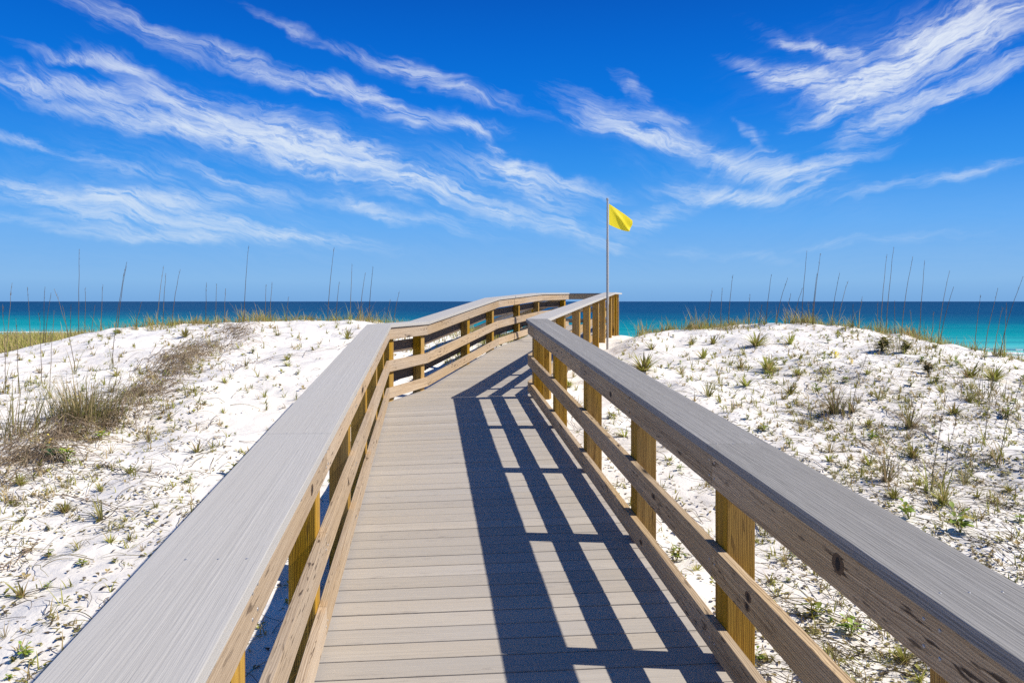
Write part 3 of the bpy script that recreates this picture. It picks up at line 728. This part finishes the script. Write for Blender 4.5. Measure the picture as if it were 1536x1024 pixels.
for i, (u, v, hp) in enumerate([(60, 672, 26), (95, 655, 30), (178, 628, 30), (205, 606, 34), (224, 590, 26), (242, 572, 30), (258, 556, 26), (281, 545, 24), (300, 532, 22), (322, 518, 20), (340, 508, 18), (270, 560, 22), (215, 612, 20), (20, 690, 24), (250, 540, 18), (330, 525, 16)]):
    bush(u, v, hp, .24, 34, 'wispy dry brown stem clump in the brown brush band down the left dune', 50 + i, [M['straw'], M['litter']] if i % 3 else [M['olive'], M['straw']])
# stuff: crest grass, beach meadow, dry brush, litter -------------------
def ok_xy(x, y):
    lim_l = -.106 * y - .62 if y < 9.4 else -1.7 + (y - 9.4) * .22
    lim_r = 1.34 - .106 * y if y < 9.6 else .35 + (y - 9.6) * .2217 + .2
    return not (lim_l < x < lim_r)
r = random.Random(5); mb = MB()
for k in range(900):
    x = r.uniform(-11, 13.5); y = r.uniform(16.0, 17.6)
    if -1.9 < x < 2.75: continue
    dens = .45 + .9 * noise.noise(Vector((x * .8, 0, 3)))
    if x < -4: dens += .15
    if 2.7 < x < 4.6: dens += .5
    if x > 6.5: dens += .35
    if -4 < x < -2: dens += .1
    if y < 16.5: dens -= .3
    if r.random() > dens: continue
    hc = r.uniform(.1, .36) if r.random() < .85 else r.uniform(.35, .6); green = r.random()
    for j in range(r.randint(12, 34)):
        px, py = x + r.gauss(0, .09), y + r.gauss(0, .09)
        blade(mb, (px, py, ground(px, py) - .02), r.uniform(0, 6.283), hc * r.uniform(.4, 1.1), r.uniform(.05, .8), r.uniform(.009, .016), r.uniform(.2, 1.3), r.uniform(0, .3) if r.random() > green * .6 + .3 else r.uniform(.4, 1), 4)
tag(mb.build('crest_grass', M['grass']), 'fringe of short green and straw grass along both dune crests', 'grass', kind='stuff')
mb = MB()
for k in range(16000):
    y = 21 + 62 * r.random() ** 1.3; x = r.uniform(-.66, -.48 + .25 * r.random()) * y
    if r.random() < .25: x = r.uniform(-.6, .66) * y
    if y < 26 and -3 < x < 4: continue
    z = base(x, y); sc_ = min(2.2, .8 + y / 45)
    blade(mb, (x, y, z - .03), r.uniform(0, 6.283), r.uniform(.25, .6) * sc_, r.uniform(.1, .7), .016 * sc_ * 1.6, r.uniform(.2, 1), r.uniform(0, .3) if r.random() < .35 else r.uniform(.4, 1), 3)
for k in range(3500):      # behind the far walkway's left railing, in view through its gaps
    y = r.uniform(13.2, 21.5); x = -1.75 + (y - 9.4) * .22 - .05 - 1.5 * r.random() ** 1.4
    if y < 15.5 and r.random() < .6: continue
    blade(mb, (x, y, ground(x, y) - .02), r.uniform(0, 6.283), r.uniform(.1, .3), r.uniform(.1, .7), .012, r.uniform(.2, 1), r.uniform(0, .3) if r.random() < .2 else r.uniform(.45, 1), 3)
tag(mb.build('meadow_grass', M['grass']), 'green beach grass on the low ground behind the dunes', 'grass', kind='stuff')

mb = MB()
def stem_on_ground(mb, x, y, az, length, rad, tint, hump=.03, seg=7, wig=.5):
    pts = []; a = az; lift = r.uniform(.2, 1) * hump
    for i in range(seg + 1):
        t = i / seg
        pts.append((x, y, ground(x, y) + .006 + lift * math.sin(t * math.pi)))
        x += math.cos(a) * length / seg; y += math.sin(a) * length / seg; a += r.uniform(-wig, wig)
    mb.tube(pts, [rad * (1 - .5 * i / seg) for i in range(seg + 1)], k=3, tint=tint, cap=False)
# brown brush band: runs from the lower left up to the crest
band = [(-40, 705, 34), (40, 680, 36), (110, 640, 26), (190, 600, 30), (250, 550, 30), (300, 520, 20), (360, 495, 10)]
for k in range(1700):
    t = r.random() * (len(band) - 1.001); i = int(t); f = t - i; a, b_ = band[i], band[i + 1]
    u = a[0] + (b_[0] - a[0]) * f + r.gauss(0, 12); wv = a[2] + (b_[2] - a[2]) * f; v = a[1] + (b_[1] - a[1]) * f + r.gauss(0, wv * .55)
    if noise.noise(Vector((u * .03, v * .05, 8))) < -.12: continue
    x, y, z = place(u, v)
    if y > 16.4: continue
    stem_on_ground(mb, x, y, r.uniform(-.6, 1.4), r.uniform(.1, .5), r.uniform(.0022, .005), r.uniform(0, 1), r.uniform(.02, .22), 6, .7)
tag(mb.build('dry_brush', M['straw']), 'matted band of dry brown stems running down the left dune', 'dry brush', kind='stuff')
mb = MB()
def dens_at(u, v):
    d = .35 if u > 700 else .2 + .1 * max(0, (v - 700) / 300)
    if u < 330: d += .4 * max(0, 1 - abs(v - (760 - u * .3)) / 170)
    if u > 1080: d += .75 * min(1, max(0, (u - 1050) / 260)) * (1 if v > 505 else .3)
    if 330 < u < 560: d -= .12
    d *= 1 - .5 * min(1, max(0, (v - 700) / 150))
    return d * (.55 + 1.1 * max(0, noise.noise(Vector((u * .02, v * .035, 1))) + .3))
made = 0; tries = 0
while made < 5600 and tries < 120000:
    tries += 1
    u = r.uniform(-40, 1580); v = 488 + 560 * r.random() ** 1.15
    if r.random() > dens_at(u, v): continue
    x, y, z = place(u, v)
    if y > 16.5 or not ok_xy(x, y): continue
    made += 1; q = r.random()
    if q < .45:
        stem_on_ground(mb, x, y, r.uniform(0, 6.28) if x < 0 else r.uniform(1.6, 3.4), r.uniform(.05, .4), r.uniform(.0016, .0034), r.uniform(0, 1), .035, 5)
    else:
        for j in range(r.randint(1, 4)):
            px, py = x + r.gauss(0, .05), y + r.gauss(0, .05)
            leaf(mb, (px, py, ground(px, py) + .008), r.uniform(0, 6.28), r.uniform(.018, .06), r.uniform(-.1, .6), r.uniform(.01, .024), r.uniform(0, 1))
tag(mb.build('leaf_litter', M['litter']), 'brown leaf scraps and thin dead runners strewn over the white sand', 'leaf litter', kind='stuff')
mb = MB(); r2 = random.Random(21); made = 0; tries = 0
while made < 4200 and tries < 90000:
    tries += 1
    u = r2.uniform(-40, 1580); v = 484 + 560 * r2.random() ** 1.25
    d = .16
    if u > 930: d = .3 + .5 * min(1, max(0, (u - 1000) / 260))
    elif u < 330: d = .22 + .6 * max(0, 1 - abs(v - (745 - u * .62)) / 90)
    d *= .25 + 1.6 * max(0, noise.noise(Vector((u * .016, v * .03, 4))) + .22)
    d *= 1 - .72 * min(1, max(0, (v - 640) / 160))
    if r2.random() > d: continue
    x, y, z = place(u, v)
    if y > 16.6 or not ok_xy(x, y): continue
    made += 1; hh_ = r2.uniform(.025, .10) * (1.4 if y > 9 else 1); gr_ = r2.random()
    if r2.random() < .3:
        for j in range(r2.randint(3, 6)): leaf(mb, (x, y, z + .004), r2.uniform(0, 6.28), hh_ * .55, r2.uniform(.2, 1.1), hh_ * .24, r2.uniform(.35, 1) if gr_ < .7 else r2.uniform(0, .3))
    else:
        for j in range(r2.randint(3, 8)): blade(mb, (x + r2.gauss(0, .01), y + r2.gauss(0, .01), z - .005), r2.uniform(0, 6.28), hh_ * r2.uniform(.6, 1.5), r2.uniform(.1, 1.2), .006 + .0005 * y, r2.uniform(.2, 1.2), r2.uniform(.35, 1) if gr_ < .6 else r2.uniform(0, .3), 3)
tag(mb.build('ground_cover', M['grass']), 'tiny green and straw sprigs dotted in patches over the sand', 'ground cover', kind='stuff')
mb = MB()
for (u0, v0_, u1, v1_) in ((390, 545, 545, 460 + 300 / 5.69), (345, 555, 395, 542), (1210, 580, 1290, 620), (1360, 640, 1480, 700), (1290, 600, 1400, 650), (0, 860, 60, 815), (1200, 610, 1330, 690), (1420, 560, 1530, 640), (1300, 640, 1420, 720), (140, 700, 250, 715), (90, 745, 200, 772)):
    for rep in range(2):
        pts = []
        for k in range(9):
            t = k / 8; x, y, z = place(u0 + (u1 - u0) * t + r.gauss(0, 4), v0_ + (v1_ - v0_) * t + r.gauss(0, 2.5))
            pts.append((x, y, z + .012 + .02 * r.random()))
            if r.random() < .6: leaf(mb, pts[-1], r.uniform(0, 6.28), r.uniform(.03, .07), .5, .025, r.uniform(0, 1))
        mb.tube(pts, [.0036 - .00025 * k for k in range(9)], k=4, tint=r.random())
tag(mb.build('creeping_runners', M['straw']), 'long creeping brown runners trailing over the sand', 'runners', kind='stuff')

# ------------------------------------------------------------------ flag on its pole
fx, fy = (910 - U0) / F * 15.9 + .015, 15.9; fz = ground(fx, fy)
top = H + (V0 - 297) / F * fy
pole = empty('flagpole', (fx, fy, fz)); tag(pole, 'thin grey metal pole standing against the outside of the right railing at the crest', 'flagpole')
hh = top - fz; jt = H + (V0 - 360) / F * fy - fz
m, nt, b = new_mat('pole_aluminium'); b.inputs['Base Color'].default_value = (.36, .35, .33, 1); b.inputs['Metallic'].default_value = .1; b.inputs['Roughness'].default_value = .45; M['pole'] = m
mb = MB(); mb.tube([(0, 0, -.4), (0, 0, jt)], [.023, .022], k=14); mb.tube([(0, 0, jt - .02), (0, 0, jt + .015)], [.0245, .0245], k=14); mb.build('lower_tube', M['pole'], pole, smooth=False)
mb = MB(); mb.tube([(0, 0, jt + .015), (0, 0, hh - .05)], [.0185, .016], k=14); mb.build('upper_tube', M['pole'], pole)
mb = MB(); mb.tube([(0, 0, hh - .05), (0, 0, hh - .035), (0, 0, hh - .015), (0, 0, hh)], [.018, .024, .024, .012], k=12); mb.build('pole_cap', M['pole'], pole)
mb = MB(); mb.tube([(.028, 0, .9), (.024, -.004, hh * .6), (.022, 0, hh - .06)], [.0025] * 3, k=5); mb.build('halyard', M['foam'], pole)
m, nt, b = new_mat('yellow_nylon'); n = N(nt)
b.inputs['Base Color'].default_value = (.86, .70, .008, 1); b.inputs['Roughness'].default_value = .55
tr = nt.nodes.new('ShaderNodeBsdfTranslucent'); tr.inputs[0].default_value = (.9, .75, .01, 1); mx = nt.nodes.new('ShaderNodeMixShader'); mx.inputs[0].default_value = .35
nt.links.new(b.outputs[0], mx.inputs[1]); nt.links.new(tr.outputs[0], mx.inputs[2]); nt.links.new(mx.outputs[0], [x for x in nt.nodes if x.type == 'OUTPUT_MATERIAL'][0].inputs[0]); M['flag'] = m
k_ = fy / F
P00 = Vector((.03, 0, H + (V0 - 305.5) * k_ - fz)); P01 = Vector((.03, 0, H + (V0 - 337) * k_ - fz))
P10 = Vector((.03 + 39.5 * k_, .36, H + (V0 - 327.5) * k_ - fz)); P11 = Vector((.03 + 35.5 * k_, .34, H + (V0 - 345.5) * k_ - fz))
mb = MB(); nu, nv = 26, 18; vv = []
for i in range(nu + 1):
    for j in range(nv + 1):
        a, c = i / nu, j / nv
        p = P00.lerp(P10, a).lerp(P01.lerp(P11, a), c)
        p.z += .018 * math.sin(a * math.pi) * (1 - 2 * c) - (.03 * math.sin(a * math.pi * .9) * (1 - c)) * .4
        fold = a * .95 - c          # one long diagonal fold from the top of the hoist to the lower fly corner
        p.y += .075 * a * math.exp(-(fold / .16) ** 2) * -1 + .03 * a * math.sin(7 * a + 2.5 * c)
        p.x += .02 * math.sin(c * 5) * a
        vv.append(p)
for i in range(nu):
    for j in range(nv):
        q = [vv[i * (nv + 1) + j], vv[(i + 1) * (nv + 1) + j], vv[(i + 1) * (nv + 1) + j + 1], vv[i * (nv + 1) + j + 1]]
        mb.face(q)
fl = mb.build('beach_flag', M['flag'], smooth=True); fl.location = (fx, fy, fz)
bm = bmesh.new(); bm.from_mesh(fl.data); bmesh.ops.remove_doubles(bm, verts=bm.verts, dist=1e-5); bm.to_mesh(fl.data); bm.free()
tag(fl, 'bright yellow beach warning flag blowing to the right from the top of the pole', 'flag')

# ------------------------------------------------------------------ sky, sun, camera
SUN_EL = math.radians(46.2); SUN_AZ = Vector((.9975, -.07, 0)).normalized()
W = bpy.data.worlds.new('World'); bpy.context.scene.world = W; W.use_nodes = True; nt = W.node_tree; nt.nodes.clear(); n = N(nt)
out = n.node('ShaderNodeOutputWorld'); bg = n.node('ShaderNodeBackground'); nt.links.new(bg.outputs[0], out.inputs[0])
STR = .1; bg.inputs['Strength'].default_value = STR
sky = n.node('ShaderNodeTexSky', sky_type='NISHITA', sun_disc=False); sky.sun_elevation = SUN_EL; sky.sun_rotation = math.atan2(SUN_AZ.x, SUN_AZ.y)
sky.air_density = 1.0; sky.dust_density = .2; sky.ozone_density = 3
dirv = n.node('ShaderNodeTexCoord').outputs['Generated']
sp = n.node('ShaderNodeSeparateXYZ'); nt.links.new(dirv, sp.inputs[0])
az = n.math('ARCTAN2', sp.outputs[0], sp.outputs[1]); el = n.math('ARCSINE', sp.outputs[2])
# polarised deep blue: grade by elevation (radians / 1.57)
def lin(c): return tuple(((x / 255 + .055) / 1.055) ** 2.4 if x > 10 else x / 255 / 12.92 for x in c)
def sc(c): return tuple(x / STR for x in lin(c))
EXPO = 1.19
grade = n.ramp(n.math('DIVIDE', el, math.pi / 2), [(0, lin((118, 170, 224))), (.016, lin((134, 185, 234))), (.06, lin((100, 172, 243))), (.1, lin((52, 148, 238))), (.15, lin((4, 120, 226))), (.2, lin((0, 102, 208))), (.245, lin((0, 84, 186))), (.5, lin((4, 82, 150))), (1, lin((6, 84, 140)))])
grade = n.vmath('SCALE', grade, scale=1 / STR / EXPO)
skyc = n.mix(.985, sky.outputs[0], grade)
cmb = n.node('ShaderNodeCombineXYZ'); nt.links.new(az, cmb.inputs[0]); nt.links.new(el, cmb.inputs[1]); P = cmb.outputs[0]
wn = n.vmath('SUBTRACT', n.noisec(P, 6, 4), (.5, .5, .5)); wn2 = n.vmath('SUBTRACT', n.noisec(P, 34, 5), (.5, .5, .5))
Pw = n.vmath('ADD', P, n.vmath('ADD', n.vmath('MULTIPLY', wn, (.05, .035, 0)), n.vmath('MULTIPLY', wn2, (.05, .022, 0))))
Pf = n.vmath('ADD', P, n.vmath('ADD', n.vmath('MULTIPLY', n.vmath('SUBTRACT', n.noisec(P, 4.3, 2), (.5, .5, .5)), (.13, .10, 0)), n.vmath('MULTIPLY', wn2, (.030, .016, 0))))
def ae(u, v):
    a = math.atan((u - U0) / F); return a, math.atan((V0 - v) / F * math.cos(a))
ST = [ # cirrus streaks: ends, half width (photo pixels at the horizon's scale) and density
 (40,140,210,190,16,.5),(190,180,340,205,18,.7),(300,185,500,225,34,1.15),(420,215,650,280,26,1.0),(590,265,720,315,18,.65),(680,290,870,350,16,.5),
 (100,-10,245,45,14,.5),(200,45,335,78,16,.42),(330,75,410,98,13,.5),(330,100,510,142,14,.7),(480,130,610,178,18,.85),(590,165,730,195,16,.6),(690,180,740,225,12,.55),
 (400,25,495,75,9,.42),(530,85,650,118,17,.5),(610,110,770,155,16,.55),
 (-30,92,130,132,16,.75),(70,75,190,108,9,.6),(170,100,300,165,20,.6),(90,130,250,155,13,.5),(-20,192,80,222,7,.6),
 (-40,275,220,300,16,.45),(90,285,340,302,14,.65),(120,272,180,288,12,.7),(130,238,240,264,9,.4),(40,300,260,327,15,.55),(230,318,430,347,13,.6),(320,345,530,357,9,.5),(-20,325,360,360,9,.42),(290,256,440,302,9,.5),(430,285,620,330,10,.3),(150,335,520,365,14,.3),
 (715,250,870,300,22,.65),(740,238,810,288,14,.6),(530,296,590,328,9,.4),(560,308,710,346,11,.4),(790,258,910,292,13,.55),(800,300,880,345,14,.4),
 (860,148,965,187,20,.5),(925,112,965,155,10,.42),(905,190,1070,238,15,.85),(955,168,1020,195,12,.4),(880,175,960,205,14,.35),
 (1230,155,1390,88,28,1.1),(1340,95,1520,15,38,.95),(1400,60,1560,25,24,.55),(1140,96,1290,128,15,.7),(1170,58,1280,85,9,.42),(1180,50,1310,105,11,.45),(1150,105,1300,150,16,.55),
 (1260,218,1410,150,15,.8),(1370,158,1560,85,18,.85),(1200,185,1290,160,10,.45),
 (1080,245,1200,262,22,.8),(1115,188,1150,222,10,.42),(1010,290,1120,300,17,.6),(1050,305,1190,288,14,.65),(1150,265,1290,235,15,.65),(1270,288,1365,268,8,.42),(1390,272,1510,252,9,.6),
 (150,180,560,270,70,.13),(60,260,420,340,50,.18),(560,220,860,310,50,.12),(1180,120,1500,60,70,.14),(1020,260,1260,280,40,.2),(880,170,1060,230,40,.15),
 (920,340,1030,318,15,.5),(1205,372,1300,348,6,.3),(990,375,1070,382,8,.2),(1300,355,1450,345,8,.2),(1100,385,1180,392,8,.18),(880,370,960,350,12,.25),
]
def ridge(x, gain):
    return n.math('POWER', n.math('MAXIMUM', n.math('SUBTRACT', 1, n.math('MULTIPLY', n.math('ABSOLUTE', n.math('SUBTRACT', x, .5)), gain)), 0), 1.6)
def fibre(th, seed):
    q1 = n.mapping(Pf, loc=(seed, seed * .37, 0), rot=(0, 0, th), sc=(.19, .026, 1), typ='TEXTURE')
    q2 = n.mapping(Pf, loc=(seed, 1.3, 0), rot=(0, 0, th * .75 - .12), sc=(.065, .010, 1), typ='TEXTURE')
    f1 = n.noise(q1, 1, 9, .66, .5); f2 = n.noise(q2, 1, 6, .66, .3)
    a = n.math('ADD', n.math('MULTIPLY', ridge(f1, 5), .55), n.math('MULTIPLY', ridge(f2, 5.5), .65))
    fr = n.math('ADD', n.math('MULTIPLY', n.noise(q1, 1.4, 7, .68, .2), .55), n.math('MULTIPLY', f2, .45))
    return a, fr
side = n.mrange(az, .19, .30, 0, 1, True); nside = n.math('SUBTRACT', 1, side)
(aL, fL), (aR, fR) = fibre(-.24, 0), fibre(.42, 3)
fib = n.math('ADD', n.math('MULTIPLY', aL, nside), n.math('MULTIPLY', aR, side))
fray = n.math('MULTIPLY', n.math('SUBTRACT', n.math('ADD', n.math('MULTIPLY', fL, nside), n.math('MULTIPLY', fR, side)), .5), 2.6)
acc = None
for (u0, v0_, u1, v1_, wd, am) in ST:
    a0, e0 = ae(u0, v0_); a1, e1 = ae(u1, v1_)
    ca, ce = (a0 + a1) / 2, (e0 + e1) / 2; ln = math.hypot(a1 - a0, e1 - e0) / 2 * 1.5; th = math.atan2(e1 - e0, a1 - a0)
    q = n.mapping(Pw, loc=(ca, ce, 0), rot=(0, 0, th), sc=(ln, wd / F * 1.02, 1), typ='TEXTURE')
    k1 = n.mrange(n.math('ADD', n.vmath('LENGTH', q), fray), 1.4, -.3, 0, 1, True); msk = n.math('MULTIPLY', k1, am)
    acc = msk if acc is None else n.math('ADD', acc, msk)
dens = n.math('MULTIPLY', acc, n.math('ADD', n.math('MULTIPLY', fib, 1.2), .14))
dens = n.math('ADD', dens, n.math('MULTIPLY', fib, n.math('MULTIPLY', n.mrange(el, .02, .16, .09, .0), n.mrange(el, 0, .05))))
dens = n.math('SUBTRACT', 1, n.math('EXPONENT', n.math('MULTIPLY', n.math('POWER', dens, 1.35), -.95)))
cloudc = n.vmath('SCALE', n.ramp(n.math('DIVIDE', el, .4), [(0, (.62, .76, .92)), (1, (.90, .93, .98))]), scale=1 / STR / EXPO)
final = n.mix(dens, skyc, cloudc)
nt.links.new(final, bg.inputs[0])
W.cycles.sampling_method = 'MANUAL'; W.cycles.sample_map_resolution = 1024

sl = bpy.data.lights.new('sun', 'SUN'); sl.energy = 5.0; sl.angle = math.radians(.53); sl.color = (1, .93, .83)
so = bpy.data.objects.new('sun', sl); C.objects.link(so)
tosun = Vector((SUN_AZ.x * math.cos(SUN_EL), SUN_AZ.y * math.cos(SUN_EL), math.sin(SUN_EL)))
so.rotation_euler = tosun.to_track_quat('Z', 'Y').to_euler(); so.location = tosun * 40

cam = bpy.data.cameras.new('camera'); co = bpy.data.objects.new('camera', cam); C.objects.link(co)
co.location = (0, 0, H); co.rotation_euler = (math.pi / 2, 0, 0)
cam.sensor_width = 36; cam.lens = F / 1536 * 36; cam.shift_y = -60 / 1536; cam.clip_start = .05; cam.clip_end = 200000
sc_ = bpy.context.scene; sc_.camera = co
sc_.view_settings.view_transform = 'Standard'; sc_.view_settings.look = 'None'; sc_.view_settings.exposure = .25; sc_.view_settings.gamma = 1
sc_.render.engine = 'CYCLES'; sc_.cycles.max_bounces = 5; sc_.cycles.sample_clamp_indirect = 4; sc_.cycles.use_denoising = False
